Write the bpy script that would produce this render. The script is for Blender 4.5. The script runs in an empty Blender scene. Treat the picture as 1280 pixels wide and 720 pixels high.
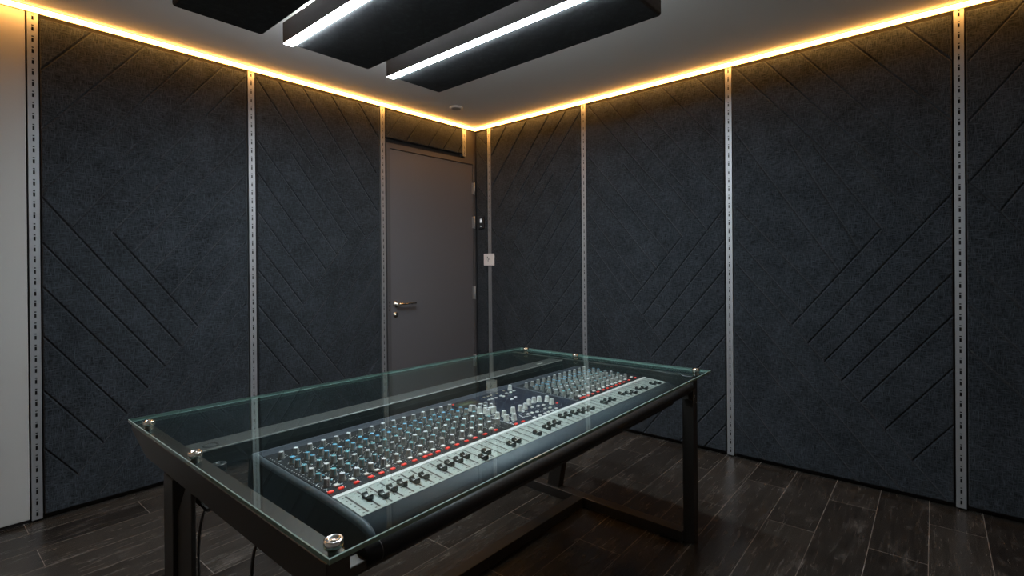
import bpy, bmesh, math, random
from mathutils import Vector, Matrix
random.seed(7)
sc = bpy.context.scene
COL = sc.collection
# ------------------------------------------------------------------ room numbers (metres): x along the left wall, y along the right wall
U, V, ZC = 3.637, 3.6615, 2.668
GROOVES = {'A':[(0.4,2.371,0.616,2.644),(0.398,2.057,0.858,2.64),(1.101,2.644,0.389,1.72),(1.278,2.636,0.735,1.951),(1.415,2.598,0.932,1.981),(0.883,2.032,0.517,1.548),(1.131,2.081,0.692,1.522),(1.414,2.186,0.8,1.426),(1.412,1.94,0.883,1.297),(1.41,1.689,0.976,1.153),(1.408,1.486,1.067,1.034),(1.406,1.313,0.532,0.193),(1.404,1.074,0.631,0.065),(1.402,0.849,0.88,0.156),(0.39,1.701,1.026,0.831),(0.692,1.522,1.121,0.945),(0.389,1.464,0.941,0.723),(0.387,1.234,0.853,0.606),(0.385,0.978,0.752,0.477),(0.383,0.694,0.644,0.336),(0.381,0.394,0.532,0.193)],'B':[(1.492,2.614,1.896,2.069),(1.637,2.637,2.075,2.009),(1.824,2.63,2.454,1.771),(2.048,2.628,2.44,2.091),(2.285,2.627,2.464,2.389),(1.489,2.202,2.079,1.417),(1.736,2.135,2.179,1.532),(2.02,1.985,2.326,1.572),(1.472,2.002,1.991,1.294),(1.47,1.736,1.887,1.167),(1.468,1.509,1.809,1.047),(1.466,1.334,2.136,0.453),(1.464,1.092,1.96,0.433),(1.462,0.879,1.77,0.467),(2.179,1.532,1.758,0.967),(2.442,1.66,1.841,0.865),(2.451,1.476,1.915,0.758),(2.449,1.274,1.989,0.656),(2.446,1.044,2.071,0.55),(2.444,0.787,2.194,0.461),(2.442,0.557,2.345,0.436)],'C':[(2.712,2.636,2.55,2.423),(2.918,2.627,2.745,2.401),(3.153,2.624,2.992,2.405),(3.335,2.629,3.165,2.403),(3.421,2.51,3.347,2.39)],'D':[(3.62,2.64,3.453,2.491),(3.622,2.485,3.455,2.297),(3.61,2.13,3.458,1.972),(3.612,1.92,3.461,1.745)],'E':[(3.201,2.631,3.391,2.38),(2.952,2.63,3.389,2.077),(2.7,2.634,3.299,1.867),(2.51,2.639,3.072,1.959),(2.342,2.63,2.905,1.944),(2.959,1.985,3.289,1.564),(2.657,2.103,3.088,1.562),(2.356,2.191,2.97,1.357),(2.348,2.007,2.889,1.275),(2.34,1.774,2.799,1.159),(2.352,1.508,2.711,1.055),(2.344,1.316,2.966,0.59),(2.346,1.083,2.748,0.611),(2.348,0.883,2.597,0.574),(3.398,1.691,2.757,0.858),(3.125,1.545,2.668,0.96),(3.401,1.449,2.848,0.763),(3.403,1.265,2.935,0.648),(3.406,1.042,3.05,0.569),(3.408,0.79,3.219,0.528)],'F':[(2.285,2.617,1.653,1.857),(2.117,2.638,1.508,1.891),(1.916,2.639,1.188,1.765),(1.661,2.642,1.208,2.109),(1.397,2.643,1.191,2.403),(2.289,2.205,1.613,1.391),(1.973,2.107,1.506,1.518),(1.609,1.919,1.323,1.549),(2.28,1.976,1.706,1.287),(2.282,1.721,1.814,1.129),(2.284,1.493,1.661,0.724),(2.286,1.306,1.754,0.621),(2.288,1.062,1.914,0.583),(2.297,0.832,2.105,0.587),(1.502,1.523,1.914,1.031),(1.189,1.72,1.812,0.934),(1.183,1.508,1.735,0.829),(1.184,1.307,1.751,0.618),(1.186,1.069,1.59,0.579),(1.187,0.845,1.822,0.026),(1.191,0.439,1.533,0.026),(1.192,0.227,1.357,0.024)],'G':[(0.232,2.649,0.011,2.379),(0.496,2.649,0.013,2.066),(0.749,2.645,0.005,1.719),(0.953,2.646,0.331,1.887),(1.128,2.637,0.589,1.979),(0.465,1.94,0.142,1.543),(0.67,2.041,0.33,1.513),(0.812,2.108,0.439,1.393),(1.131,2.201,0.537,1.268),(1.124,1.696,0.644,1.125),(1.126,1.481,0.733,1.008),(1.127,1.316,0.053,0.037),(1.128,1.077,0.245,0.03),(1.136,0.848,0.442,0.026),(1.138,0.485,0.777,0.031),(1.14,0.251,0.964,0.034),(0.333,1.506,0.793,0.928),(0.01,1.697,0.706,0.817),(0.006,1.485,0.616,0.716),(0.007,1.275,0.528,0.61),(0.013,1.042,0.433,0.501),(0.016,0.756,0.319,0.36),(0.02,0.449,0.196,0.215)],'H':[(-0.045,2.372,-0.244,2.601),(-0.044,2.055,-0.25,2.316),(-0.042,1.729,-0.249,2.007),(-0.16,1.57,-0.248,1.706),(-0.042,1.748,-0.247,1.45),(-0.041,1.32,-0.245,1.08),(-0.04,1.098,-0.244,0.851),(-0.038,0.858,-0.243,0.631)]}
# ------------------------------------------------------------------ materials
def newmat(name):
    m = bpy.data.materials.new(name); m.use_nodes = True
    nt = m.node_tree
    return m, nt, nt.nodes['Principled BSDF']
def plain(name, col, rough=.5, metal=0, spec=.5, bump=0, bscale=200, var=0, coat=0):
    m, nt, b = newmat(name)
    b.inputs['Base Color'].default_value = (*col, 1)
    b.inputs['Roughness'].default_value = rough
    b.inputs['Metallic'].default_value = metal
    b.inputs['Specular IOR Level'].default_value = spec
    b.inputs['Coat Weight'].default_value = coat
    tc = nt.nodes.new('ShaderNodeTexCoord')
    n = nt.nodes.new('ShaderNodeTexNoise'); n.inputs['Scale'].default_value = bscale; n.inputs['Detail'].default_value = 4
    nt.links.new(tc.outputs['Object'], n.inputs['Vector'])
    if bump:
        bp = nt.nodes.new('ShaderNodeBump'); bp.inputs['Strength'].default_value = bump; bp.inputs['Distance'].default_value = .002
        nt.links.new(n.outputs['Fac'], bp.inputs['Height']); nt.links.new(bp.outputs['Normal'], b.inputs['Normal'])
    if var:
        mx = nt.nodes.new('ShaderNodeMix'); mx.data_type = 'RGBA'
        mx.inputs[6].default_value = (*[c*(1-var) for c in col], 1); mx.inputs[7].default_value = (*[min(1, c*(1+var)) for c in col], 1)
        nt.links.new(n.outputs['Fac'], mx.inputs[0]); nt.links.new(mx.outputs[2], b.inputs['Base Color'])
    return m
def emit(name, col, s):
    m, nt, b = newmat(name)
    b.inputs['Base Color'].default_value = (.8, .8, .8, 1)
    b.inputs['Emission Color'].default_value = (*col, 1)
    b.inputs['Emission Strength'].default_value = s
    return m
def felt(name, lo, hi):
    m, nt, b = newmat(name); N = nt.nodes.new; L = nt.links.new
    b.inputs['Roughness'].default_value = .95; b.inputs['Specular IOR Level'].default_value = .12
    b.inputs['Sheen Weight'].default_value = .08; b.inputs['Sheen Roughness'].default_value = .6
    tc = N('ShaderNodeTexCoord')
    outs = []
    for sx, sz in ((34, 330), (330, 34)):
        mp = N('ShaderNodeMapping'); mp.inputs['Scale'].default_value = (sx, sx, sz)
        mp.inputs['Rotation'].default_value = (.18, .12, .1)
        n = N('ShaderNodeTexNoise'); n.inputs['Scale'].default_value = 1; n.inputs['Detail'].default_value = 2
        L(tc.outputs['Object'], mp.inputs['Vector']); L(mp.outputs['Vector'], n.inputs['Vector']); outs.append(n)
    mxm = N('ShaderNodeMath'); mxm.operation = 'MAXIMUM'
    L(outs[0].outputs['Fac'], mxm.inputs[0]); L(outs[1].outputs['Fac'], mxm.inputs[1])
    big = N('ShaderNodeTexNoise'); big.inputs['Scale'].default_value = 6; big.inputs['Detail'].default_value = 5
    L(tc.outputs['Object'], big.inputs['Vector'])
    ad = N('ShaderNodeMath'); ad.operation = 'MULTIPLY_ADD'; ad.inputs[1].default_value = .25
    L(big.outputs['Fac'], ad.inputs[0]); L(mxm.outputs[0], ad.inputs[2])
    cr = N('ShaderNodeValToRGB'); cr.color_ramp.elements[0].position = .55; cr.color_ramp.elements[1].position = .88
    cr.color_ramp.elements[0].color = (*lo, 1); cr.color_ramp.elements[1].color = (*hi, 1)
    L(ad.outputs[0], cr.inputs['Fac']); L(cr.outputs['Color'], b.inputs['Base Color'])
    bp = N('ShaderNodeBump'); bp.inputs['Strength'].default_value = .5; bp.inputs['Distance'].default_value = .002
    L(mxm.outputs[0], bp.inputs['Height']); L(bp.outputs['Normal'], b.inputs['Normal'])
    return m
FELT = felt('felt_charcoal', (.0032, .0048, .0064), (.038, .046, .055))
CLOUDF = felt('felt_black', (.012, .0135, .015), (.034, .037, .040))
WHITE = plain('white_paint', (.36, .355, .335), .55, bump=.05, bscale=60)
CEILM = plain('ceiling_paint', (.86, .86, .83), .8, bump=.04, bscale=80)
BACKW = plain('dark_backing', (.012, .012, .013), .8, bump=.05, bscale=40)
DISC = plain('detector_disc', (.40, .40, .39), .6)
PALE = plain('pale_wall_paint', (.82, .82, .80), .8, bump=.04, bscale=60)
DOORM = plain('door_grey_laminate', (.088, .085, .090), .42, spec=.4, bump=.03, bscale=500)
FRAMEM = plain('door_frame_grey', (.062, .059, .061), .5, spec=.4)
ALU = plain('rail_aluminium', (.29, .30, .31), .52, metal=.65, bump=.02, bscale=300)
DARK = plain('dark_void', (.006, .006, .006), .8)
NICKEL = plain('brushed_nickel', (.62, .59, .53), .25, metal=1)
CHROME = plain('chrome', (.55, .57, .56), .22, metal=1)
STEEL = plain('black_powder_steel', (.015, .0136, .0125), .42, spec=.5, bump=.05, bscale=700)
EDGEHI = plain('shelf_highlight_pale', (.55, .56, .55), .4)  # pale colour paints the lit highlight along the shelf's front edge
SHELF = plain('grey_powder_steel', (.06, .063, .063), .38, spec=.5, bump=.04, bscale=700)
LEATHER = plain('black_soft_vinyl', (.010, .0105, .012), .52, spec=.25, bump=.12, bscale=420)
RUBBER = plain('black_rubber', (.012, .012, .013), .5)
NAVY = plain('console_navy', (.036, .048, .068), .38, spec=.5, bump=.05, bscale=500)
FASCIA = plain('console_fascia', (.052, .070, .090), .5, spec=.3, bump=.02, bscale=500)
RIM = plain('console_rim', (.055, .075, .095), .45, spec=.4, bump=.04, bscale=500)
CHEEK = plain('console_cheek', (.010, .014, .020), .5, spec=.3, bump=.1, bscale=380)
PANELB = plain('channel_panel_black', (.007, .009, .013), .5, spec=.2)
PANELN = plain('master_panel_navy', (.010, .016, .034), .5, spec=.2)
DIVID = plain('divider_grey', (.10, .115, .14), .4)
SILVER = plain('silver_strip', (.80, .82, .82), .35)
FADERP = plain('fader_panel_grey', (.40, .445, .425), .45, spec=.4, var=.06, bscale=30)
MARK = plain('white_print', (.95, .97, .98), .5)
KNOB = plain('knob_grey', (.27, .262, .25), .38, spec=.5, bump=.03, bscale=900)
KTOP = plain('knob_top_pale', (.85, .88, .90), .3)
KBLUE = plain('knob_top_blue', (.07, .46, .74), .3)
KTEAL = plain('knob_top_teal', (.14, .52, .60), .3)
KWHITE = plain('knob_white', (.85, .85, .80), .35)
BTNW = plain('button_white', (.92, .92, .88), .35)
BTNB = plain('button_blue', (.15, .42, .55), .35)
BTNY = plain('button_cream', (.58, .50, .33), .35)
BTNR = emit('button_red_lit', (1, .05, .03), .55); BTNR.node_tree.nodes['Principled BSDF'].inputs['Base Color'].default_value = (.75, .05, .03, 1)
CAPM = plain('fader_cap_black', (.012, .012, .014), .3, spec=.6)
LCDM = emit('display_green_grey', (.10, .13, .06), .10); LCDM.node_tree.nodes['Principled BSDF'].inputs['Base Color'].default_value = (.035, .045, .022, 1)
GLINT = plain('glass_arris_glint', (.34, .50, .46), .15, spec=.6)  # bright mint paints the highlight on the top chamfer
GEDGE2 = plain('glass_edge_green', (.12, .20, .18), .12, spec=.5)
ICON = emit('reader_icon', (.8, .9, 1), .35)
SWITCHM = plain('switch_plastic', (.62, .58, .55), .4)
def linear_emit(name, col, s, side):
    return emit(name, col, s)
COOL = emit('cool_white_led', (.82, .92, 1.0), 175)
FILLUP = emit('added_ceiling_fill', (.95, .95, 1.0), 170)  # for an unseen upward strip added to brighten the ceiling
WARM = emit('warm_led', (1.0, .43, .085), 24)
def glass_mat():
    m = bpy.data.materials.new('clear_tinted_glass'); m.use_nodes = True; nt = m.node_tree; nt.nodes.clear(); N = nt.nodes.new; L = nt.links.new
    geo = N('ShaderNodeNewGeometry'); mixv = N('ShaderNodeMix'); mixv.inputs[2].default_value = 1.52; mixv.inputs[3].default_value = 1/1.52
    L(geo.outputs['Backfacing'], mixv.inputs[0])
    fr = N('ShaderNodeFresnel'); L(mixv.outputs[0], fr.inputs['IOR'])
    tr = N('ShaderNodeBsdfTransparent'); tr.inputs['Color'].default_value = (.945, .975, .965, 1)
    gl = N('ShaderNodeBsdfGlossy'); gl.inputs['Roughness'].default_value = 0; gl.inputs['Color'].default_value = (.80, 1.0, .95, 1)
    mx = N('ShaderNodeMixShader'); out = N('ShaderNodeOutputMaterial')
    fm = N('ShaderNodeMath'); fm.operation = 'MULTIPLY'; fm.inputs[1].default_value = .84; L(fr.outputs['Fac'], fm.inputs[0]); L(fm.outputs[0], mx.inputs['Fac']); L(tr.outputs[0], mx.inputs[1]); L(gl.outputs[0], mx.inputs[2]); L(mx.outputs[0], out.inputs['Surface'])
    return m
GLASS = glass_mat()
def floor_mat():
    m, nt, b = newmat('dark_oak_planks'); N = nt.nodes.new; L = nt.links.new
    tc = N('ShaderNodeTexCoord'); mp = N('ShaderNodeMapping')
    mp.inputs['Rotation'].default_value = (0, 0, -.0281); mp.inputs['Location'].default_value = (.35, -.0235, 0)
    L(tc.outputs['Object'], mp.inputs['Vector'])
    br = N('ShaderNodeTexBrick'); br.offset = .37; br.offset_frequency = 2; br.squash = 1
    br.inputs['Scale'].default_value = 1; br.inputs['Brick Width'].default_value = 1.22; br.inputs['Row Height'].default_value = .2157
    br.inputs['Mortar Size'].default_value = .0016; br.inputs['Mortar Smooth'].default_value = .2
    br.inputs['Color1'].default_value = (.0165, .0145, .0125, 1); br.inputs['Color2'].default_value = (.037, .0335, .029, 1); br.inputs['Mortar'].default_value = (.17, .155, .14, 1)
    L(mp.outputs['Vector'], br.inputs['Vector'])
    g = N('ShaderNodeMapping'); g.inputs['Scale'].default_value = (2.2, 26, 1); L(mp.outputs['Vector'], g.inputs['Vector'])
    gn = N('ShaderNodeTexNoise'); gn.inputs['Scale'].default_value = 1.6; gn.inputs['Detail'].default_value = 8; gn.inputs['Roughness'].default_value = .65; gn.inputs['Distortion'].default_value = 1.2
    L(g.outputs['Vector'], gn.inputs['Vector'])
    cr = N('ShaderNodeValToRGB'); cr.color_ramp.elements[0].position = .3; cr.color_ramp.elements[1].position = .75
    cr.color_ramp.elements[0].color = (.45, .42, .40, 1); cr.color_ramp.elements[1].color = (1.5, 1.5, 1.5, 1); L(gn.outputs['Fac'], cr.inputs['Fac'])
    mu = N('ShaderNodeMix'); mu.data_type = 'RGBA'; mu.blend_type = 'MULTIPLY'; mu.inputs[0].default_value = 1
    L(br.outputs['Color'], mu.inputs[6]); L(cr.outputs['Color'], mu.inputs[7])
    sm = N('ShaderNodeMapping'); sm.inputs['Scale'].default_value = (3.5, 9, 1); sm.inputs['Rotation'].default_value = (0, 0, .3); L(mp.outputs['Vector'], sm.inputs['Vector'])
    sn = N('ShaderNodeTexNoise'); sn.inputs['Scale'].default_value = 1.1; sn.inputs['Detail'].default_value = 10; sn.inputs['Roughness'].default_value = .75; L(sm.outputs['Vector'], sn.inputs['Vector'])
    sr = N('ShaderNodeValToRGB'); sr.color_ramp.elements[0].position = .54; sr.color_ramp.elements[1].position = .76; L(sn.outputs['Fac'], sr.inputs['Fac'])
    ad = N('ShaderNodeMix'); ad.data_type = 'RGBA'; ad.inputs[7].default_value = (.16, .15, .14, 1)
    sf = N('ShaderNodeMath'); sf.operation = 'MULTIPLY'; sf.inputs[1].default_value = .5; L(sr.outputs['Color'], sf.inputs[0])
    L(sf.outputs[0], ad.inputs[0]); L(mu.outputs[2], ad.inputs[6]); L(ad.outputs[2], b.inputs['Base Color'])
    rr = N('ShaderNodeMapRange'); rr.inputs[3].default_value = .14; rr.inputs[4].default_value = .36; L(gn.outputs['Fac'], rr.inputs[0]); L(rr.outputs[0], b.inputs['Roughness'])
    b.inputs['Specular IOR Level'].default_value = .42
    bp = N('ShaderNodeBump'); bp.inputs['Strength'].default_value = .25; bp.inputs['Distance'].default_value = .003
    mh = N('ShaderNodeMath'); mh.operation = 'SUBTRACT'; L(gn.outputs['Fac'], mh.inputs[0]); L(br.outputs['Fac'], mh.inputs[1])
    L(mh.outputs[0], bp.inputs['Height']); L(bp.outputs['Normal'], b.inputs['Normal'])
    return m
# ------------------------------------------------------------------ mesh helpers
class MB:
    """collects faces (world coordinates) with material indices"""
    def __init__(s): s.v = []; s.f = []; s.m = []; s.sm = []
    def face(s, pts, m=0, smooth=False):
        i = len(s.v); s.v += [tuple(p) for p in pts]; s.f.append(tuple(range(i, i+len(pts)))); s.m.append(m); s.sm.append(smooth)
    def box(s, lo, hi, m=0):
        x0, y0, z0 = lo; x1, y1, z1 = hi
        s.hexa([(x0,y0,z0),(x1,y0,z0),(x1,y1,z0),(x0,y1,z0)], [(x0,y0,z1),(x1,y0,z1),(x1,y1,z1),(x0,y1,z1)], m)
    def hexa(s, b, t, m=0):
        i = len(s.v); s.v += [tuple(p) for p in b] + [tuple(p) for p in t]; n = len(b)
        F = [tuple(i+k for k in reversed(range(n))), tuple(i+n+k for k in range(n))] + [(i+k, i+(k+1) % n, i+n+(k+1) % n, i+n+k) for k in range(n)]
        s.f += F; s.m += [m]*len(F); s.sm += [False]*len(F)
    def prism(s, pts0, pts1, m=0, capm=None):
        """two matching loops"""
        i = len(s.v); n = len(pts0); s.v += [tuple(p) for p in pts0] + [tuple(p) for p in pts1]
        for k in range(n):
            s.f.append((i+k, i+(k+1) % n, i+n+(k+1) % n, i+n+k)); s.m.append(m); s.sm.append(False)
        c = m if capm is None else capm
        s.f += [tuple(i+k for k in reversed(range(n))), tuple(i+n+k for k in range(n))]; s.m += [c, c]; s.sm += [False, False]
    def lathe(s, c, prof, seg=20, m=0, axis='z', mtop=None):
        """prof: list of (radius, height) bottom to top"""
        cx, cy, cz = c; i = len(s.v)
        for r, h in prof:
            for k in range(seg):
                a = 2*math.pi*k/seg; p, q = r*math.cos(a), r*math.sin(a)
                s.v.append({'z': (cx+p, cy+q, cz+h), 'x': (cx+h, cy+p, cz+q), 'y': (cx+q, cy+h, cz+p)}[axis])
        for j in range(len(prof)-1):
            for k in range(seg):
                s.f.append((i+j*seg+k, i+j*seg+(k+1) % seg, i+(j+1)*seg+(k+1) % seg, i+(j+1)*seg+k)); s.m.append(m); s.sm.append(True)
        s.f.append(tuple(i+k for k in reversed(range(seg)))); s.m.append(m); s.sm.append(False)
        s.f.append(tuple(i+(len(prof)-1)*seg+k for k in range(seg))); s.m.append(m if mtop is None else mtop); s.sm.append(False)
    def tube(s, pts, r, seg=12, m=0):
        pts = [Vector(p) for p in pts]; i = len(s.v); n = len(pts); up = Vector((0.13, .21, 1)).normalized()
        for j, p in enumerate(pts):
            d = (pts[min(j+1, n-1)]-pts[max(j-1, 0)]).normalized()
            a = d.cross(up if abs(d.dot(up)) < .95 else Vector((1, 0, 0))).normalized(); b = d.cross(a)
            for k in range(seg):
                t = 2*math.pi*k/seg; s.v.append(tuple(p+a*r*math.cos(t)+b*r*math.sin(t)))
        for j in range(n-1):
            for k in range(seg):
                s.f.append((i+j*seg+k, i+j*seg+(k+1) % seg, i+(j+1)*seg+(k+1) % seg, i+(j+1)*seg+k)); s.m.append(m); s.sm.append(True)
        s.f.append(tuple(i+k for k in reversed(range(seg)))); s.f.append(tuple(i+(n-1)*seg+k for k in range(seg))); s.m += [m, m]; s.sm += [False, False]
    def build(s, name, mats, parent=None, origin=None, bevel=0, segs=2):
        if not isinstance(mats, (list, tuple)): mats = [mats]
        if origin is None:
            xs = [p[0] for p in s.v]; ys = [p[1] for p in s.v]; zs = [p[2] for p in s.v]
            origin = ((min(xs)+max(xs))/2, (min(ys)+max(ys))/2, min(zs))
        ox, oy, oz = origin
        me = bpy.data.meshes.new(name); me.from_pydata([(x-ox, y-oy, z-oz) for x, y, z in s.v], [], s.f)
        for mt in mats: me.materials.append(mt)
        for p, mi, sm in zip(me.polygons, s.m, s.sm): p.material_index = mi; p.use_smooth = sm
        bm = bmesh.new(); bm.from_mesh(me); bmesh.ops.recalc_face_normals(bm, faces=bm.faces)
        if bevel:
            bmesh.ops.remove_doubles(bm, verts=bm.verts, dist=1e-6)
            es = [e for e in bm.edges if len(e.link_faces) == 2 and e.calc_face_angle(0) > .5]
            bmesh.ops.bevel(bm, geom=es, offset=bevel, segments=segs, affect='EDGES', profile=.5)
        bm.to_mesh(me); bm.free()
        o = bpy.data.objects.new(name, me); COL.objects.link(o); o.location = origin
        if parent is not None:
            o.parent = parent; o.location = Vector(origin) - abs_loc(parent)
        return o
def abs_loc(o):
    l = Vector(o.location)
    while o.parent: o = o.parent; l += Vector(o.location)
    return l
def empty(name, loc):
    o = bpy.data.objects.new(name, None); COL.objects.link(o); o.location = loc; o.empty_display_size = .1; return o
def tag(o, label=None, cat=None, group=None, kind=None):
    if label: o['label'] = label
    if cat: o['category'] = cat
    if group: o['group'] = group
    if kind: o['kind'] = kind
    return o
def dup(mesh_obj, parent, loc):
    c = mesh_obj.copy(); COL.objects.link(c); c.parent = parent; c.location = Vector(loc) - abs_loc(parent); return c
# ------------------------------------------------------------------ room shell
XN, YN = -2.3, -2.6          # the walls behind the photographer
def shell(name, lo, hi, m, cat, label):
    b = MB(); b.box(lo, hi); return tag(b.build(name, m), label, cat, kind='structure')
b = MB(); b.box((XN-.1, YN-.1, -.1), (U+.1, V+.1, 0)); o = b.build('floor', floor_mat(), origin=(0, 0, 0)); tag(o, 'dark scuffed wood plank floor of the studio', 'floor', kind='structure')
shell('ceiling', (XN-.1, YN-.1, ZC), (U+.1, V+.1, ZC+.1), CEILM, 'ceiling', 'plain pale ceiling above the hanging panels')
shell('wall_left', (XN-.1, V, 0), (U+.1, V+.1, ZC), BACKW, 'wall', 'dark wall behind the felt panels and grey door')
shell('wall_right', (U, YN-.1, 0), (U+.1, V, ZC), BACKW, 'wall', 'dark wall behind the long run of felt panels')
shell('wall_back', (XN-.1, YN-.1, 0), (U, YN, ZC), PALE, 'wall', 'plain pale wall behind the photographer')
shell('wall_near', (XN-.1, YN, 0), (XN, V, ZC), PALE, 'wall', 'plain pale wall on the near left side')
# white board at the far left of the left wall
b = MB(); b.box((XN, V-.035, .02), (.338, V, 2.655)); tag(b.build('white_wall_board', WHITE, bevel=.003), 'smooth white wall board at far left beside the slotted rail', 'wall board')
b = MB(); b.box((XN, V-.02, .0), (.338, V, .02)); tag(b.build('trim_1', BACKW), 'dark base gap trim under the white board', 'trim', kind='structure')
# ------------------------------------------------------------------ acoustic felt wall panels with cut V grooves
def felt_panel(key, axis, s0, s1, z0, z1, label, depth=.045):
    """axis 'l': on the left wall (s = x); 'r': on the right wall (s = y)"""
    wall = V if axis == 'l' else U
    def W(s_, n, z): return (s_, wall-n, z) if axis == 'l' else (wall-n, s_, z)
    lo, hi = W(s0, depth, z0), W(s1, .002, z1)
    lo, hi = tuple(map(min, lo, hi)), tuple(map(max, lo, hi))
    b = MB(); b.box(lo, hi); o = b.build('acoustic_panel', FELT, bevel=.007, segs=3)
    org = Vector(o.location)
    cut = MB(); w, d, e = .0078, .0085, .004
    for (sa, za, sb, zb) in GROOVES[key]:
        p, q = Vector((sa, za)), Vector((sb, zb)); t = (q-p).normalized(); nrm = Vector((-t.y, t.x))
        p = p - t*.003; q = q + t*.003
        k = w*(1+e/d)
        loops = []
        for c in (p, q):
            A, B, D = c+nrm*k, c-nrm*k, c
            loops.append([W(A.x, depth+e, A.y), W(B.x, depth+e, B.y), W(D.x, depth-d, D.y)])
        cut.prism(loops[0], loops[1])
    co = cut.build('cutter', FELT, origin=tuple(org))
    md = o.modifiers.new('b', 'BOOLEAN'); md.object = co; md.operation = 'DIFFERENCE'; md.solver = 'EXACT'; md.use_self = True
    dg = bpy.context.evaluated_depsgraph_get(); dg.update()
    me = bpy.data.meshes.new_from_object(o.evaluated_get(dg))
    o.modifiers.clear(); old = o.data; o.data = me; bpy.data.meshes.remove(old)
    cm = co.data; bpy.data.objects.remove(co); bpy.data.meshes.remove(cm)
    me.materials.clear(); me.materials.append(FELT)
    for p in me.polygons: p.material_index = 0
    return tag(o, label, 'wall panel', 'charcoal felt wall panels with chevron grooves')
ZB, ZT = .030, 2.634
felt_panel('A', 'l', .395, 1.425, ZB, ZT, 'widest charcoal felt panel on the left wall, beside the white board')
felt_panel('B', 'l', 1.492, 2.478, ZB, ZT, 'charcoal felt panel just left of the grey door')
felt_panel('C', 'l', 2.548, 3.425, 2.405, ZT, 'short charcoal felt panel above the grey door')
felt_panel('D', 'r', 3.462, 3.60, ZB, ZT, 'narrow charcoal felt strip in the corner beside the door, carrying the black reader')
felt_panel('E', 'r', 2.372, 3.405, ZB, ZT, 'charcoal felt panel on the right wall, right of the white switch plate')
felt_panel('F', 'r', 1.205, 2.322, ZB, ZT, 'charcoal felt panel on the right wall, behind the right end of the desk')
felt_panel('G', 'r', .022, 1.148, ZB, ZT, 'charcoal felt panel on the right wall, right of the desk between two rails')
for k, g in enumerate(GROOVES['H']):                       # run the last grooves to the panel's far edge
    s0, z0, s1, z1 = g; t = (-.85-s0)/(s1-s0); z2 = z0+(z1-z0)*t
    if z2 > ZT: t = (ZT-z0)/(z1-z0)
    if z2 < ZB: t = (ZB-z0)/(z1-z0)
    if k < 3: t = min(t, (2.61-z0)/(z1-z0))
    if k != 3: GROOVES['H'][k] = (s0, z0, s0+(s1-s0)*t, z0+(z1-z0)*t)
felt_panel('H', 'r', -1.10, -.036, ZB, ZT, 'charcoal felt panel at the right edge of the photo, cut off by the frame')
# ------------------------------------------------------------------ slotted shelving uprights between the panels
def rail(axis, s, z0, z1, label):
    wall = V if axis == 'l' else U
    w, dp = .021, .038
    def W(a, n, z): return (s+a, wall-n, z) if axis == 'l' else (wall-n, s+a, z)
    b = MB()
    def bx(a0, a1, n0, n1, za, zb, m=0):
        p, q = W(a0, n0, za), W(a1, n1, zb); b.box(tuple(map(min, p, q)), tuple(map(max, p, q)), m)
    sw = .0042
    bx(-w, -sw, dp-.003, dp, z0, z1); bx(sw, w, dp-.003, dp, z0, z1)       # front face either side of the slots
    bx(-w, -w+.003, 0.001, dp-.003, z0, z1); bx(w-.003, w, 0.001, dp-.003, z0, z1)   # flanges
    bx(-w+.003, w-.003, .001, dp-.022, z0, z1, 1)                              # dark inside
    z = z0; k = 0; pitch = .0575
    while z < z1-1e-4:                                                        # bridges between slots
        a = min(z+.0185, z1); bx(-sw, sw, dp-.003, dp-.0002, z, a)
        c0 = a+.0205
        if c0 < z1: bx(-sw, sw, dp-.003, dp-.0002, c0, min(c0+.006, z1))
        c1 = c0+.006+.006
        if c1 < z1: bx(-sw, sw, dp-.003, dp-.0002, c1, min(z+pitch, z1))
        z += pitch
    o = b.build('slotted_rail', [ALU, DARK])
    return tag(o, label, 'rail', 'slotted metal uprights between the wall panels')
rail('l', .3665, .012, 2.655, 'slotted silver rail between the white board and the first felt panel')
rail('l', 1.4585, .012, 2.655, 'slotted silver rail on the left wall between its two tall felt panels')
rail('l', 2.513, .012, 2.655, 'slotted silver rail close against the left side of the grey door frame')
rail('l', 3.452, 2.385, 2.650, 'short slotted rail stub above the door, lit orange')
rail('r', 3.4335, .012, 2.655, 'slotted silver rail behind the white switch plate near the corner')
rail('r', 2.3465, .012, 2.655, 'slotted silver rail on the right wall behind the far end of the desk')
rail('r', 1.1765, .012, 2.655, 'slotted silver rail on the right wall just right of the desk corner')
rail('r', -.007, .012, 2.655, 'slotted silver rail nearest the right edge of the photo')
# ------------------------------------------------------------------ door
d = empty('door_1', (3.07, V-.02, 0)); tag(d, 'plain grey door with lever handle at the corner', 'door', kind='structure')
b = MB(); fo, ff = .05, .045
x0, x1, xl0, xl1, zf, zl = 2.545, 3.588, 2.583, 3.562, 2.362, 2.315
b.box((x0, V-ff, 0), (xl0-.004, V, zf)); b.box((xl1+.004, V-ff, 0), (x1, V, zf)); b.box((xl0-.004, V-ff, zl+.004), (xl1+.004, V, zf))
b.box((xl0-.006, V-.012, 0), (xl1+.006, V, zl+.006), 1)
frame = b.build('door_frame', [FRAMEM, DARK], d)
b = MB(); b.box((xl0, V-.036, .008), (xl1, V-.012, zl)); leaf = b.build('door_leaf', DOORM, d, bevel=.002)
b = MB(); cx, cz, yy = 2.628, .995, V-.036
b.lathe((cx, yy, cz), [(.026, 0), (.026, -.007), (.023, -.010), (.011, -.010), (.011, -.05)], 24, axis='y')
b.tube([(cx, yy-.05, cz), (cx+.012, yy-.056, cz), (cx+.05, yy-.056, cz), (cx+.13, yy-.056, cz+.001), (cx+.178, yy-.054, cz+.002)], .0095, 12)
b.build('door_handle', NICKEL, d)
b = MB(); b.lathe((cx, yy, cz-.092), [(.026, 0), (.026, -.007), (.022, -.010), (.012, -.010), (.010, -.016)], 24, axis='y'); b.build('lock_rosette', NICKEL, d)
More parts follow.
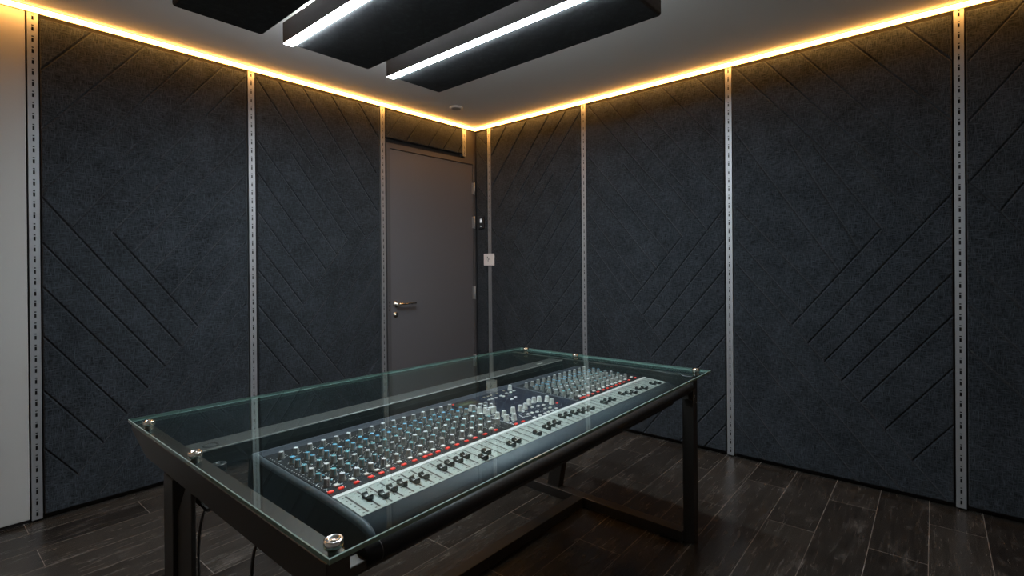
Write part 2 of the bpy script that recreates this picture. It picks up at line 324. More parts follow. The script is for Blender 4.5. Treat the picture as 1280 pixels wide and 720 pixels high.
b = MB()
for q in (-.035, 0, .03): b.box((2.557, V-.0455, cz-.012+q-.008), (2.567, V-.0445, cz-.012+q+.008))
b.build('strike_plate', DARK, d)
for za, zb_ in ((2.02, 2.14), (1.685, 1.805), (.985, 1.115), (.32, .44)):
    b = MB(); b.lathe((3.571, V-.052, za), [(.0075, 0), (.0075, zb_-za)], 12); b.box((3.545, V-.046, za+.004), (3.571, V-.040, zb_-.004)); b.build('hinge', ALU, d)
b = MB(); b.box((3.478, V-.012, 2.364), (U-.002, V, 2.655)); b.box((3.592, V-.012, 0), (U-.002, V, 2.364)); tag(b.build('trim_2', FRAMEM), 'grey filler strip between the door frame and the corner', 'trim', kind='structure')
# ------------------------------------------------------------------ wall devices
r = empty('access_reader', (U-.045, 3.527, 1.675)); tag(r, 'small black access reader with lit icon on the corner felt strip', 'access reader')
b = MB(); b.box((U-.064, 3.488, 1.680), (U-.0445, 3.560, 1.802)); b.build('reader_body', CAPM, r, bevel=.004)
b = MB(); xx = U-.0645
b.box((xx, 3.512, 1.738), (xx+.0008, 3.536, 1.775)); b.build('icon_panel', ICON, r)
b = MB(); b.lathe((xx-.0003, 3.524, 1.766), [(.005, 0), (.005, -.0006)], 12, axis='x'); b.box((xx-.0008, 3.517, 1.742), (xx-.0002, 3.531, 1.752)); b.build('icon_figure', DARK, r)
b = MB(); b.box((xx, 3.514, 1.700), (xx+.0008, 3.534, 1.707)); b.build('status_light', ICON, r)
w = empty('wall_switch', (U-.045, 3.431, 1.317)); tag(w, 'white square switch plate fixed over the corner rail', 'switch')
b = MB(); b.box((U-.057, 3.364, 1.317), (U-.040, 3.497, 1.433)); b.build('plate', SWITCHM, w, bevel=.004)
b = MB(); xs = U-.0577
b.box((xs, 3.440, 1.388), (xs+.001, 3.450, 1.404)); b.box((xs, 3.424, 1.372), (xs+.001, 3.433, 1.392)); b.box((xs, 3.434, 1.356), (xs+.001, 3.441, 1.372)); b.box((xs, 3.446, 1.376), (xs+.001, 3.451, 1.383))
b.build('switch_mark', RUBBER, w)
# ------------------------------------------------------------------ ceiling: disc, warm strips, hanging panels with linear lights
b = MB(); b.lathe((2.970, 3.215, ZC-.012), [(.046, 0), (.056, .004), (.056, .0118)], 28); t = b.build('ceiling_detector', CEILM); tag(t, 'small round pale cover flush on the ceiling near the corner', 'detector')
b2 = MB(); b2.lathe((2.970, 3.215, ZC-.0145), [(.038, 0), (.040, .0035)], 28); b2.build('cover_disc', DISC, t)
def led(axis, a0, a1, label, wall):
    if axis == 'l': lo, hi = (a0, wall-.098, 2.6475), (a1, wall-.068, 2.6640)
    else: lo, hi = (wall-.098, a0, 2.6475), (wall-.068, a1, 2.6640)
    root = empty('led_strip_light', ((lo[0]+hi[0])/2, (lo[1]+hi[1])/2, 2.67)); tag(root, label, 'strip light', 'warm strip lights along the top of the walls')
    b = MB(); b.box(lo, hi); b.build('led_tape', WARM, root)
    b = MB(); b.box((lo[0], lo[1], 2.6640), (hi[0], hi[1], 2.6678)); b.build('strip_channel', ALU, root)
led('l', XN+.01, U-.0985, 'glowing warm strip light along the top of the left wall', V)
led('r', YN+.01, V-.068, 'glowing warm strip light along the top of the right wall', U)
ZS = 2.45; YF, YE = 2.556, 1.012
def cloud(x0, x1, label, k):
    root = empty('ceiling_panel', ((x0+x1)/2, (YF+YE)/2, ZS)); tag(root, label, 'ceiling panel', 'dark felt panels hanging below the ceiling')
    b = MB(); b.box((x0, YE, ZS), (x1, YF, ZS+.095)); o = b.build('panel_slab', CLOUDF, root, bevel=.014, segs=3)
    for sx in (x0+.09, x1-.09):
        for sy in (YE+.15, YF-.15):
            b = MB(); b.lathe((sx, sy, ZS+.09), [(.002, 0), (.002, ZC-ZS-.09)], 8); b.build('hanging_wire', NICKEL, root)
    b = MB()                                                 # stitched seams
    w_ = .0016
    for j in range(5):
        c = YF-.10-.31*j
        p, q = Vector((x0+.016, c-.28)), Vector((x1-.016, c-.28+(x1-x0)*1.08))
        if q.y > YF-.02: q = p+(q-p)*((YF-.02-p.y)/(q.y-p.y))
        n = Vector((-(q-p).y, (q-p).x)).normalized()*w_
        b.hexa([(p.x+n.x, p.y+n.y, ZS-.00015), (p.x-n.x, p.y-n.y, ZS-.00015), (q.x-n.x, q.y-n.y, ZS-.00015), (q.x+n.x, q.y+n.y, ZS-.00015)],
               [(p.x+n.x, p.y+n.y, ZS+.001), (p.x-n.x, p.y-n.y, ZS+.001), (q.x-n.x, q.y-n.y, ZS+.001), (q.x+n.x, q.y+n.y, ZS+.001)])
    b.build('seam', DARK, root)
    return root
cloud(.700, 1.084, 'leftmost dark felt ceiling panel, without a light beside it', 0)
cloud(1.236, 1.680, 'middle dark felt ceiling panel, between the two white linear lights', 1)
cloud(1.852, 2.212, 'rightmost dark felt ceiling panel, nearest the long right wall', 2)
def linear(x0, x1, label):
    root = empty('linear_light', ((x0+x1)/2, (YF+YE)/2, ZS)); tag(root, label, 'linear light', 'white linear lights on the ceiling panels')
    b = MB(); b.box((x0, YE, ZS+.004), (x1, YF-.004, ZS+.098)); b.box((x0-.0015, YE, ZS-.0066), (x0, YF-.004, ZS+.098)); b.build('housing', DARK, root)
    b = MB(); b.box((x0+.0003, YE+.002, ZS-.0063), (x1-.001, YF-.006, ZS+.0038)); b.build('diffuser', COOL, root)
    b = MB(); b.box((x0+.012, YE+.03, ZS+.0985), (x1-.012, YF-.03, ZS+.1005)); b.build('added_fill_strip', FILLUP, root)  # added glowing strip, hidden on top, sends fill light to the ceiling
    for sy in (YE+.2, YF-.2):
        b = MB(); b.lathe(((x0+x1)/2-.017, sy, ZS+.09), [(.002, 0), (.002, ZC-ZS-.09)], 8); b.build('hanging_wire', NICKEL, root)
linear(1.184, 1.234, 'bright white linear light on the left edge of the middle ceiling panel')
linear(1.801, 1.850, 'bright white linear light on the left edge of the rightmost ceiling panel')
# ------------------------------------------------------------------ desk: frame coordinates a (left to right), b (front to back), off = depth below the glass top
QF, QR, QB, QL = Vector((.4583, .8295)), Vector((2.4594, .8949)), Vector((2.5194, 2.1392)), Vector((.4626, 2.2067))
def P(a, bb, off):
    p = QF*(1-a)*(1-bb)+QR*a*(1-bb)+QL*(1-a)*bb+QB*a*bb
    return (p.x, p.y, .81-.0167*(p.y-.83)-off)
def quadbox(B_, a0, a1, b0, b1, o0, o1, m=0):
    """o0 = lower offset (deeper), o1 = upper"""
    B_.hexa([P(a0,b0,o0),P(a1,b0,o0),P(a1,b1,o0),P(a0,b1,o0)], [P(a0,b0,o1),P(a1,b0,o1),P(a1,b1,o1),P(a0,b1,o1)], m)
desk = empty('studio_desk', (1.45, 1.45, 0)); tag(desk, 'dark steel studio desk with a clear glass top over the mixing console', 'desk')
# glass top
b = MB()
top = [P(0,0,0), P(1,0,0), P(1,1,0), P(0,1,0)]; bot = [P(0,0,.012), P(1,0,.012), P(1,1,.012), P(0,1,.012)]
b.face(top, 0); b.face(list(reversed(bot)), 0)
eo = [P(*c, .0016) for c in ((-.0008,-.0012),(1.0008,-.0012),(1.0008,1.0012),(-.0008,1.0012))]
eb = [P(*c, .0108) for c in ((-.0008,-.0012),(1.0008,-.0012),(1.0008,1.0012),(-.0008,1.0012))]
for k in range(4):
    j = (k+1) % 4
    b.face([top[k], eo[k], eo[j], top[j]], 1); b.face([eo[k], eb[k], eb[j], eo[j]], 2); b.face([eb[k], bot[k], bot[j], eb[j]], 2)  # top chamfer takes the painted highlight, the sides stay green
o = b.build('glass_top', [GLASS, GLINT, GEDGE2], desk)
bm = bmesh.new(); bm.from_mesh(o.data); bmesh.ops.remove_doubles(bm, verts=bm.verts, dist=1e-5); bmesh.ops.recalc_face_normals(bm, faces=bm.faces); bm.to_mesh(o.data); bm.free()
# side beams with an upswept rear end
BEAM = [(.012, .018), (.012, .090), (.85, .090), (.885, .078), (.917, .062), (.955, .046), (.985, .034), (.985, .018)]
for a0, a1 in ((.0016, .0256), (.9530, .9690)):
    BM = BEAM if a0 < .5 else [(max(q, .060), f) for q, f in BEAM]
    b = MB(); b.prism([P(a0, q, f) for q, f in BM], [P(a1, q, f) for q, f in BM]); b.build('side_beam', STEEL, desk, bevel=.0015, segs=1)
# standoff bolts through the glass
for a, q in ((.0125, .897), (.0115, .556), (.0125, .022), (.964, .905), (.963, .60), (.963, .036)):
    x, y, z = P(a, q, 0); b = MB()
    b.lathe((x, y, z-.019), [(.011, 0), (.011, .0185), (.0175, .0188), (.0180, .022), (.0180, .031), (.0165, .0335), (.0120, .0335), (.0105, .0295)], 28)
    bo = b.build('standoff_bolt', CHROME, desk)
    b = MB(); b.lathe((x, y, z+.0104), [(.006, 0), (.006, .0022), (.003, .003)], 6); b.build('bolt_core', NICKEL, bo)
# legs and floor frame
LX = (.4625, .5105); RX = (2.357, 2.406)
def post(x0, x1, y0, y1, z1, nm='leg', y0t=None, y1t=None, z0=.0):
    b = MB(); y0t = y0 if y0t is None else y0t; y1t = y1 if y1t is None else y1t
    b.hexa([(x0,y0,z0),(x1,y0,z0),(x1,y1,z0),(x0,y1,z0)], [(x0,y0t,z1),(x1,y0t,z1),(x1,y1t,z1),(x0,y1t,z1)])
    return b.build(nm, STEEL, desk, bevel=.002, segs=1)
post(LX[0], LX[1], .848, .902, .702)
post(RX[0], RX[1], .938, .992, .789)
post(LX[0], LX[1], 1.722, 1.806, .702, z0=.0)
post(RX[0], RX[1], 1.732, 1.812, .702, y0t=1.60, y1t=1.69, z0=.0)
b = MB(); xa = .474
b.prism([(xa, 1.600, .28), (xa, 1.722, .28), (xa, 1.722, .60), (xa, 1.645, .702), (xa, 1.600, .702)], [(xa+.012, 1.600, .28), (xa+.012, 1.722, .28), (xa+.012, 1.722, .60), (xa+.012, 1.645, .702), (xa+.012, 1.600, .702)])
b.build('gusset_plate', STEEL, desk, bevel=.002, segs=1)
b = MB(); b.box((2.340, .990, 0), (2.400, 2.02, .05)); b.build('foot_bar', STEEL, desk, bevel=.002, segs=1)
b = MB(); b.box((.4625, .902, 0), (.5205, 2.02, .05)); b.build('foot_bar', STEEL, desk, bevel=.002, segs=1)
b = MB(); b.box((.5205, 1.545, 0), (2.340, 1.608, .05)); b.build('floor_crossbar', STEEL, desk, bevel=.002, segs=1)
# padded front rail
rl = MB(); c0, c1 = Vector(P(.056, .053, .073)), Vector(P(.949, .049, .073))
rl.tube([c0.lerp(c1, t) for t in (0, .2, .4, .6, .8, 1)], .0215, 20); fr = rl.build('front_rail', LEATHER, desk)
rl = MB(); e0 = c0.lerp(c1, .019); e1 = c0.lerp(c1, .0205); rl.tube([e0, e1], .0222, 20); rl.build('seam_ring', RUBBER, fr)
b = MB(); quadbox(b, .0256, .056, .040, .066, .090, .072); b.build('rail_bracket', STEEL, desk, bevel=.0015, segs=1)
b = MB(); quadbox(b, .935, .9545, .030, .075, .125, .075); bk = b.build('rail_bracket', STEEL, desk, bevel=.0015, segs=1)
b = MB(); x, y, z = P(.940, .030, .105); b.lathe((x, y+.003, z), [(.005, 0), (.005, -.006)], 12, axis='y'); b.build('bolt_head', CHROME, bk)
b = MB(); b.lathe((2.388, .9395, .66), [(.005, 0), (.005, -.005)], 12, axis='y'); b.build('bolt_head', CHROME, desk)
# cable shelf at the back: top sheet and front apron
b = MB()
def S(x, y, z): return (x, y, z)
f0, f1, k0, k1 = Vector((.5105, 1.688)), Vector((2.392, 1.712)), Vector((.5105, 1.790)), Vector((2.392, 1.800))
def zs(y, off): return .81-.0167*(y-.83)-off
b.hexa([(f0.x,f0.y,zs(f0.y,.0235)),(f1.x,f1.y,zs(f1.y,.0235)),(k1.x,k1.y,zs(k1.y,.0235)),(k0.x,k0.y,zs(k0.y,.0235))],
       [(f0.x,f0.y,zs(f0.y,.0205)),(f1.x,f1.y,zs(f1.y,.0205)),(k1.x,k1.y,zs(k1.y,.0205)),(k0.x,k0.y,zs(k0.y,.0205))])
sh = b.build('cable_shelf', SHELF, desk, bevel=.0012, segs=2)
b = MB(); b.tube([(f0.x, f0.y, zs(f0.y, .0222)), (f1.x, f1.y, zs(f1.y, .0222))], .0024, 8); b.build('shelf_edge_highlight', EDGEHI, sh)  # thin rod added to carry the painted edge highlight
b = MB(); b.hexa([(f0.x,f0.y,zs(f0.y,.073)),(f1.x,f1.y,zs(f1.y,.073)),(f1.x,f1.y+.003,zs(f1.y,.073)),(f0.x,f0.y+.003,zs(f0.y,.073))],
       [(f0.x,f0.y,zs(f0.y,.0236)),(f1.x,f1.y,zs(f1.y,.0236)),(f1.x,f1.y+.003,zs(f1.y,.0236)),(f0.x,f0.y+.003,zs(f0.y,.0236))])
b.build('shelf_apron', STEEL, desk)
b = MB(); gx, gy = .567, 1.728; gz = zs(gy, .0205); b.lathe((gx, gy, gz-.002), [(.023, 0), (.023, .0030), (.021, .0042), (.0165, .0042), (.0155, .0024)], 28); gm = b.build('cable_grommet', RUBBER, sh)
b = MB(); b.lathe((gx, gy, gz+.0006), [(.0150, 0), (.0150, .0004)], 28); b.build('grommet_hole', SHELF, gm)
b = MB(); gx, gy = .568, 1.664; gz = zs(gy, .060); b.lathe((gx, gy, gz-.024), [(.019, 0), (.0205, .002), (.0205, .022), (.018, .024), (.010, .024), (.009, .015)], 28); b.build('cable_spool', RUBBER, desk)
b = MB(); b.box((2.20, 1.738, zs(1.745, .0204)), (2.245, 1.750, zs(1.745, .0195))); b.build('shelf_sticker', KWHITE, sh)
# carrier bars under the console
for q, wq, sq in ((.12, .04, .12), (.56, .08, .60)):
    b = MB(); quadbox(b, .0260, .9540, q, q+wq, .168, .1585); quadbox(b, .0260, .0285, sq, sq+.035, .1585, .086); quadbox(b, .9515, .9540, sq, sq+.035, .1585, .086); b.build('carrier_bar', STEEL, desk)
# two black cables hanging from the desk to the floor
def cable(pts, label):
    n = 10; out = []
    pts = [Vector(p) for p in pts]
    for i in range(len(pts)-1):
        p0, p1, p2, p3 = pts[max(i-1, 0)], pts[i], pts[i+1], pts[min(i+2, len(pts)-1)]
        for k in range(n):
            t = k/n; out.append(.5*((2*p1)+(-p0+p2)*t+(2*p0-5*p1+4*p2-p3)*t*t+(-p0+3*p1-3*p2+p3)*t**3))
    out.append(pts[-1]); b = MB(); b.tube(out, .0042, 10); o = b.build('hanging_cable', RUBBER); tag(o, label, 'cable', 'black cables under the desk')
cable([(.68, 1.66, .606), (.640, 1.74, .598), (.612, 1.81, .58), (.600, 1.868, .535), (.598, 1.922, .457), (.598, 1.948, .353), (.600, 1.950, .25), (.602, 1.95, .10), (.61, 1.94, .0042), (.66, 1.90, .0042)], 'black cable hanging beside the left rear desk leg')
cable([(.66, 1.40, .600), (.622, 1.45, .585), (.600, 1.481, .543), (.598, 1.504, .492), (.598, 1.511, .430), (.600, 1.512, .25), (.604, 1.51, .08), (.62, 1.50, .0042), (.70, 1.47, .0042)], 'black cable hanging under the middle of the left desk beam')
# ------------------------------------------------------------------ mixing console
con = empty('mixing_console', (1.45, 1.35, .63)); tag(con, 'long navy mixing console covered in knobs and faders under the glass', 'mixing console')
A0, A1 = .0893, .9480
BODY = [(.585, .157), (.582, .052), (.575, .0440), (.562, .0412), (.530, .0425), (.237, .0510), (.1417, .0600), (.128, .0625), (.116, .0675), (.106, .0750), (.100, .0850), (.098, .097), (.103, .118), (.170, .157)]
CAPW = .0055
b = MB(); n = len(BODY); aa, ab_ = A0+CAPW+.0004, A1-CAPW-.0004
b.prism([P(aa, q, f) for q, f in BODY], [P(ab_, q, f) for q, f in BODY], 0)
for i, fc in enumerate(b.f):
    if i in (6, 7, 8, 9, 10, 11): b.m[i] = 1; b.sm[i] = True
b.build('console_body', [NAVY, FASCIA], con)
def shrink(d):
    """the body outline pulled in by d metres from its top and front"""
    out = []
    for k, (q, f) in enumerate(BODY):
        if k in (0, 13): out.append((q, f))
        elif k in (1, 2): out.append((q-d*.4/1.33, f+d*.7))
        elif k <= 8: out.append((q, f+d))
        else: out.append((q+d*.8/1.33, f+d*.3))
    return out
for side in (0, 1):
    A = (lambda t: .0865+t) if side == 0 else (lambda t: .9508-t)
    loops = [[P(A(t), q, f) for q, f in shrink(dd)] for t, dd in ((A0+CAPW-.0865, 0), (.0046, .0006), (.0020, .0042), (.0006, .0082), (0, .0135))]
    b = MB(); n = len(BODY)
    for l0, l1 in zip(loops, loops[1:]):
        for k in range(n):
            b.face([l0[k], l0[(k+1) % n], l1[(k+1) % n], l1[k]], 2 if k in (6, 7, 8, 9, 10) else 0, True)
    b.face(loops[-1], 1); b.face(list(reversed(loops[0])), 0)
    o = b.build('end_cap', [RIM, CHEEK, FASCIA], con)
    bm = bmesh.new(); bm.from_mesh(o.data); bmesh.ops.remove_doubles(bm, verts=bm.verts, dist=1e-6); bmesh.ops.recalc_face_normals(bm, faces=bm.faces); bm.to_mesh(o.data); bm.free()
def surf(bq):                                                # surface depth of the sloping top at b
    if bq >= .237: return .0510+(.0425-.0510)*(bq-.237)/(.530-.237)
    return .0600+(.0510-.0600)*(bq-.1417)/(.237-.1417)
def sheet(name, a0, a1, b0, b1, mats, lift=.0012, extra=None):
    b = MB(); b.hexa([P(a0,b0,surf(b0)+.0004),P(a1,b0,surf(b0)+.0004),P(a1,b1,surf(b1)+.0004),P(a0,b1,surf(b1)+.0004)],
                     [P(a0,b0,surf(b0)-lift),P(a1,b0,surf(b0)-lift),P(a1,b1,surf(b1)-lift),P(a0,b1,surf(b1)-lift)])
    if extra: extra(b, lift)
    return b.build(name, mats, con)
def dash(b, a, q, wa, wb, lift, m):
    """a printed mark on the sloping top; wa, wb half sizes in metres"""
    da, db = wa/2.0, wb/1.33
    f = lambda qq: surf(qq)-lift-.0003
    b.face([P(a-da,q-db,f(q-db)),P(a+da,q-db,f(q-db)),P(a+da,q+db,f(q+db)),P(a-da,q+db,f(q+db))], m)
def strokes(b, pts, w_, lift, m):
    for (a0, q0), (a1, q1) in zip(pts, pts[1:]):
        p, r_ = Vector((a0*2.0, q0*1.33)), Vector((a1*2.0, q1*1.33)); n_ = Vector((-(r_-p).y, (r_-p).x)).normalized()*w_
        b.face([P(v.x/2.0, v.y/1.33, surf(v.y/1.33)-lift-.0004) for v in (p+n_, p-n_, r_-n_, r_+n_)], m)
ROWS = [(.4884, 0, KTOP), (.4425, .0020, KBLUE), (.4185, .0020, KBLUE), (.3820, -.0006, KTEAL), (.3536, -.0004, KTOP), (.3192, -.0028, KTEAL), (.2857, -.0032, KTOP)]
LEFT = [.1084+.0217*k for k in range(16)]; RIGHT = [.6665+.0216*k for k in range(12)]
def channel_marks(cols):
    def f(b, lift):
        rnd = random.Random(3)
        for a in cols:
            for q, da, _ in ROWS:
                for k in range(5):
                    t = math.pi*(.15+.7*k/4); dash(b, a+da+.0056*math.cos(t), q+.0110*math.sin(t), .0009, .0009, lift, 1)
                dash(b, a+da-.0055, q-.012, .0032, .0011, lift, 1); dash(b, a+da+.0070, q+.003, .0024, .0010, lift, 1)
            for k in range(4): dash(b, a+.006, .262+.006*k, .0016, .0006, lift, 1)
            for k in range(26):
                dash(b, a-.0108, .255+.010*k, .0011, .0020, lift, 1)
    return f
sheet('channel_panel', .0940, .4470, .2372, .5290, [PANELB, MARK], extra=channel_marks(LEFT))
sheet('channel_panel', .6530, .9420, .2372, .5290, [PANELB, MARK], extra=channel_marks(RIGHT))
def master_marks(b, lift):
    for ln in ([(.4411,.3478),(.4378,.2647),(.4726,.2727),(.481,.3244)], [(.4813,.3487),(.4467,.3523)], [(.4357,.3202),(.430,.2425)], [(.4961,.2942),(.4909,.2722),(.51,.2663)]):
        if min(p[0] for p in ln) < .4475: ln = [(max(p[0], .4482), p[1]) for p in ln]
        strokes(b, ln, .0016, lift, 1)
    rnd = random.Random(5)
    for k in range(120): dash(b, rnd.uniform(.50, .61), rnd.choice((.258, .266, .274, .287, .300)), rnd.uniform(.0008, .0022), .0006, lift, 1)
    for k in range(60): dash(b, rnd.uniform(.455, .51), rnd.choice((.408, .418, .446, .452, .458)), rnd.uniform(.0006, .0018), .0006, lift, 1)
    for k in range(40): dash(b, rnd.uniform(.525, .62), rnd.choice((.458, .489, .497)), rnd.uniform(.0008, .002), .0006, lift, 1)
sheet('master_panel', .4476, .6475, .2372, .5290, [PANELN, MARK], extra=master_marks)
sheet('divider_strip', .6479, .6526, .2372, .5290, [DIVID, MARK], lift=.0018)
sheet('silver_strip', .0935, .9425, .2270, .2368, [SILVER], lift=.0022)
SL = [.1056+.01678*k for k in range(50)]
def fader_marks(b, lift):
    for a in SL:
        dash(b, a, .1845, .0027, .050, lift, 1)
        for k in range(6):
            q = .150+.0135*k
            dash(b, a-.0050, q, .0022, .0019, lift, 1)
            dash(b, a-.0026, q, .0008, .0008, lift, 1)
sheet('fader_panel', .0945, .9425, .1425, .2268, [FADERP, CAPM], extra=fader_marks)
# fader caps: saddle shaped, long along their slots
ANG = .028
def cap_proto():
    b = MB(); prof = [(-.0150,0),(-.0158,.0085),(-.0140,.0125),(-.0105,.0125),(-.0060,.0082),(-.0018,.0066),(.0018,.0066),(.0060,.0082),(.0105,.0125),(.0140,.0125),(.0158,.0085),(.0150,0)]
    b.prism([(-.0062, y, z) for y, z in prof], [(.0062, y, z) for y, z in prof]); b.face([(-.0063, -.0007, .0068), (.0063, -.0007, .0068), (.0063, .0007, .0068), (-.0063, .0007, .0068)], 1)
    return b.build('fader_cap', [CAPM, MARK], con, origin=(0, 0, 0), bevel=0)
CAPS = [(0.1192, 0.1854), (0.1344, 0.1714), (0.1459, 0.1797), (0.1651, 0.1825), (0.1821, 0.1753), (0.1992, 0.1769), (0.2332, 0.1788), (0.2501, 0.1837), (0.2695, 0.1829), (0.2798, 0.1881), (0.2995, 0.1547), (0.3213, 0.1699), (0.3764, 0.1588), (0.3949, 0.164), (0.4411, 0.1583), (0.4694, 0.1654), (0.4828, 0.1697), (0.502, 0.1701), (0.5414, 0.1872), (0.5643, 0.1848), (0.5784, 0.1789), (0.5886, 0.1735), (0.6079, 0.1735), (0.6212, 0.1706), (0.6755, 0.1697), (0.6958, 0.1732), (0.7157, 0.1693), (0.757, 0.178), (0.7701, 0.1649), (0.7865, 0.1577), (0.8314, 0.1658), (0.8414, 0.1559), (0.895, 0.1608), (0.907, 0.1477)]
proto = cap_proto(); first = True; used = set()
for a, q in CAPS:
    k = min((abs(s-a), i) for i, s in enumerate(SL) if i not in used)[1]; used.add(k)
    q = min(max(q+.002, .155), .212); loc = P(SL[k], q, surf(q)-.0010)
    if first: o = proto; o.location = Vector(loc)-abs_loc(con); first = False
    else: o = dup(proto, con, loc)
    o.rotation_euler = (0, 0, ANG)
# knobs
def knob_proto(top, body=KNOB, r=.0088, h=.0205, name='knob'):
    b = MB(); b.lathe((0, 0, 0), [(r*1.12, 0), (r*1.12, h*.10), (r, h*.14), (r*.86, h*.90), (r*.76, h)], 14, mtop=1)
    b.box((-.0007, -r*.98, h*.2), (.0007, -r*.80, h*.99), 1); b.box((-.0007, -r*.86, h*.985), (.0007, 0, h*1.012), 2)
    return b.build(name, [body, top, MARK], con, origin=(0, 0, 0))
PRO = {}
ORDER = [(a, q, da, m) for a in LEFT for q, da, m in ROWS]
MASTER_T = [(a, q) for a in (.4600, .4735, .4870, .5005) for q in (.4380, .4050, .3760)]
placed = 0; rest = MB()
allk = ORDER + [(a, q, da, m) for a in RIGHT for q, da, m in ROWS]
for (a, q, da, m) in allk:
    loc = P(a+da, q, surf(q)-.0011)
    if placed < 98:
        if m.name not in PRO: PRO[m.name] = o = knob_proto(m); o.location = Vector(loc)-abs_loc(con)
        else: o = dup(PRO[m.name], con, loc)
        o.rotation_euler = (0, 0, ANG+random.uniform(-.5, .5)); placed += 1
    else:
        mi = {KTOP.name: 1, KBLUE.name: 2, KTEAL.name: 3}[m.name]; r, h = .0088, .0205
        rest.lathe(loc, [(r*1.12, 0), (r*1.12, h*.10), (r, h*.14), (r*.86, h*.90), (r*.76, h)], 12, mtop=mi)
o = rest.build('knob', [KNOB, KTOP, KBLUE, KTEAL], con); o['kind'] = 'stuff'
# master section knobs (white) and buttons
MK = [(0.6229, 0.5145), (0.4716, 0.3269), (0.4992, 0.3297), (0.4689, 0.2847), (0.5181, 0.3264), (0.5348, 0.3283), (0.5619, 0.3481), (0.58, 0.3505), (0.5926, 0.3448), (0.6056, 0.3284), (0.5959, 0.2985), (0.4619, 0.3874), (0.4708, 0.3781), (0.4792, 0.3783)]
pk = knob_proto(KTOP, KWHITE, .0098, .0225, 'master_knob'); first = True
orange = None
for i, (a, q) in enumerate(MK + [(.4545, .43), (.4545, .395), (.4545, .36), (.4545, .322), (.4545, .288)]):
    q -= .008 if i < len(MK) else 0
    a = max(a, .4555); loc = P(a, q, surf(q)-.0011)
    if first: o = pk; o.location = Vector(loc)-abs_loc(con); first = False
    else: o = dup(pk, con, loc)
    o.rotation_euler = (0, 0, random.uniform(-1, 1))
def btn_proto(m, wa, wb, h, name):
    b = MB(); b.box((-wa, -wb, 0), (wa, wb, h)); return b.build(name, m, con, origin=(0, 0, 0), bevel=min(wa, wb)*.45, segs=2)
def spread(proto, pts):
    for i, (a, q) in enumerate(pts):
        loc = P(a, q, surf(q)-.0011)
        if i == 0: o = proto; o.location = Vector(loc)-abs_loc(con)
        else: o = dup(proto, con, loc)
        o.rotation_euler = (0, 0, ANG)
REDS = [.0972, .1128, .1351, .1568, .1734, .1917, .2111, .23, .2492, .2593, .2743, .2939, .3137, .3343, .3536, .3776, .4041]
REDR = [.6706, .6806, .6974, .7166, .7387, .7612, .7795, .7986, .8197, .8367, .8578, .8829, .9148]
spread(btn_proto(BTNR, .0075, .0048, .0048, 'mute_button'), [(max(a, .0985), .2545) for a in REDS+REDR] + [(.4326+.018, .2460), (.4706, .2460)])
spread(btn_proto(BTNW, .0075, .0062, .0060, 'solo_button'), [(a, .2715) for a in REDS[1:]+REDR[1:]])
MW = [(0.5669, 0.4185), (0.5837, 0.4262), (0.5941, 0.4817), (0.6061, 0.4801), (0.6209, 0.4846), (0.5315, 0.4697), (0.5394, 0.468), (0.5522, 0.469), (0.5709, 0.4736), (0.5711, 0.4625), (0.5016, 0.2428), (0.5179, 0.2423), (0.534, 0.243), (0.5461, 0.2441), (0.5591, 0.2441), (0.5751, 0.2472), (0.5767, 0.2996), (0.5483, 0.3105), (0.5641, 0.3062), (0.5584, 0.2719), (0.5701, 0.2664), (0.5091, 0.2764), (0.5214, 0.2767), (0.5326, 0.2714), (0.516, 0.3047), (0.4977, 0.4535), (0.4015, 0.4826), (0.4007, 0.4677), (0.4118, 0.4788), (0.4097, 0.4662), (0.4149, 0.4981), (0.4738, 0.4422), (0.4724, 0.427), (0.4603, 0.4424), (0.4543, 0.4457)]
MW = [(a, q) for a, q in MW if a > .4520]
spread(btn_proto(BTNW, .0066, .0052, .0050, 'master_button'), MW)
spread(btn_proto(BTNY, .0060, .0036, .0030, 'cream_button'), [(0.5396, 0.5052), (0.5508, 0.5038), (0.5609, 0.5051), (0.6067, 0.5139), (0.5814, 0.5077)])
spread(btn_proto(BTNR, .0045, .0040, .0050, 'red_indicator'), [(.4567, .5128), (.6065, .2809)])
small = [(a+.0092, q) for a in LEFT[:15] for q in (.465, .430, .335, .303)]
spread(btn_proto(BTNB, .0030, .0026, .0034, 'channel_button'), small)
sb = MB()
for a in RIGHT:
    for q in (.465, .430, .400, .335, .303):
        x, y, z = P(a+.0092, q, surf(q)-.0011); sb.box((x-.003, y-.0026, z), (x+.003, y+.0026, z+.0034), 1 if q > .42 else 0)
o = sb.build('channel_button', [BTNW, BTNB], con); o['kind'] = 'stuff'
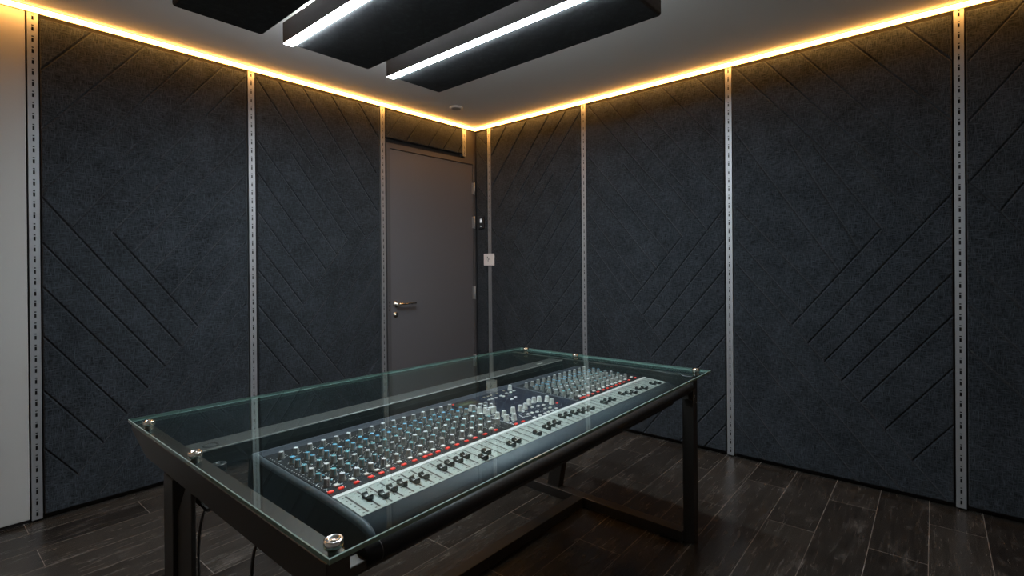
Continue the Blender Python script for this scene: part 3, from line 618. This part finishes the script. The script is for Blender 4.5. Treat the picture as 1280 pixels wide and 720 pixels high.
# cluster of tall grey knobs under the display
pt = knob_proto(KTOP, KNOB, .0085, .0235, 'tall_knob'); first = True
for i, (a, q) in enumerate([(a, q) for a in (.4560, .4720, .4880) for q in (.4180, .3950)] + [(.4640, .3680)]):
    loc = P(a, q, surf(q)-.0011)
    if first: o = pt; o.location = Vector(loc)-abs_loc(con); first = False
    else: o = dup(pt, con, loc)
# display
b = MB(); L4 = [(.4505, .4610), (.5086, .4571), (.5128, .5187), (.4515, .5218)]
b.prism([P(a, q, surf(q)+.0003) for a, q in L4], [P(a, q, surf(q)-.0035) for a, q in L4]); sd = b.build('display_bezel', CAPM, con)
L4 = [(.4610, .4800), (.5000, .4790), (.5010, .5050), (.4630, .5055)]
b = MB(); b.prism([P(a, q, surf(q)-.0034) for a, q in L4], [P(a, q, surf(q)-.0040) for a, q in L4]); b.build('display_screen', LCDM, sd)
# ------------------------------------------------------------------ camera
cam = bpy.data.cameras.new('camera'); co = bpy.data.objects.new('camera', cam); COL.objects.link(co); sc.camera = co
f_, yaw, pitch, roll, cy = 638.0992, .8524, -.0024, -.008, -27.0776
s, c = math.sin(yaw), math.cos(yaw)
fw = Vector((s*math.cos(pitch), c*math.cos(pitch), math.sin(pitch))); r0 = Vector((c, -s, 0)); u0 = r0.cross(fw)
r2 = math.cos(roll)*r0+math.sin(roll)*u0; u2 = -math.sin(roll)*r0+math.cos(roll)*u0
M = Matrix((r2, u2, -fw)).transposed().to_4x4(); M.translation = Vector((0, 0, 1.32)); co.matrix_world = M
cam.sensor_width = 36; cam.lens = f_/1280*36; cam.shift_y = cy/1280; cam.clip_start = .02
# ------------------------------------------------------------------ view
w = bpy.data.worlds.new('world'); sc.world = w; w.use_nodes = True; w.node_tree.nodes['Background'].inputs[0].default_value = (0, 0, 0, 1)
sc.view_settings.view_transform = 'Standard'; sc.view_settings.look = 'None'; sc.view_settings.exposure = 0; sc.view_settings.gamma = 1; sc.view_settings.use_curve_mapping = False
try:
    sc.cycles.use_denoising = True; sc.cycles.max_bounces = 10; sc.cycles.diffuse_bounces = 5; sc.cycles.glossy_bounces = 5; sc.cycles.transparent_max_bounces = 12; sc.cycles.sample_clamp_indirect = 4
except Exception: pass
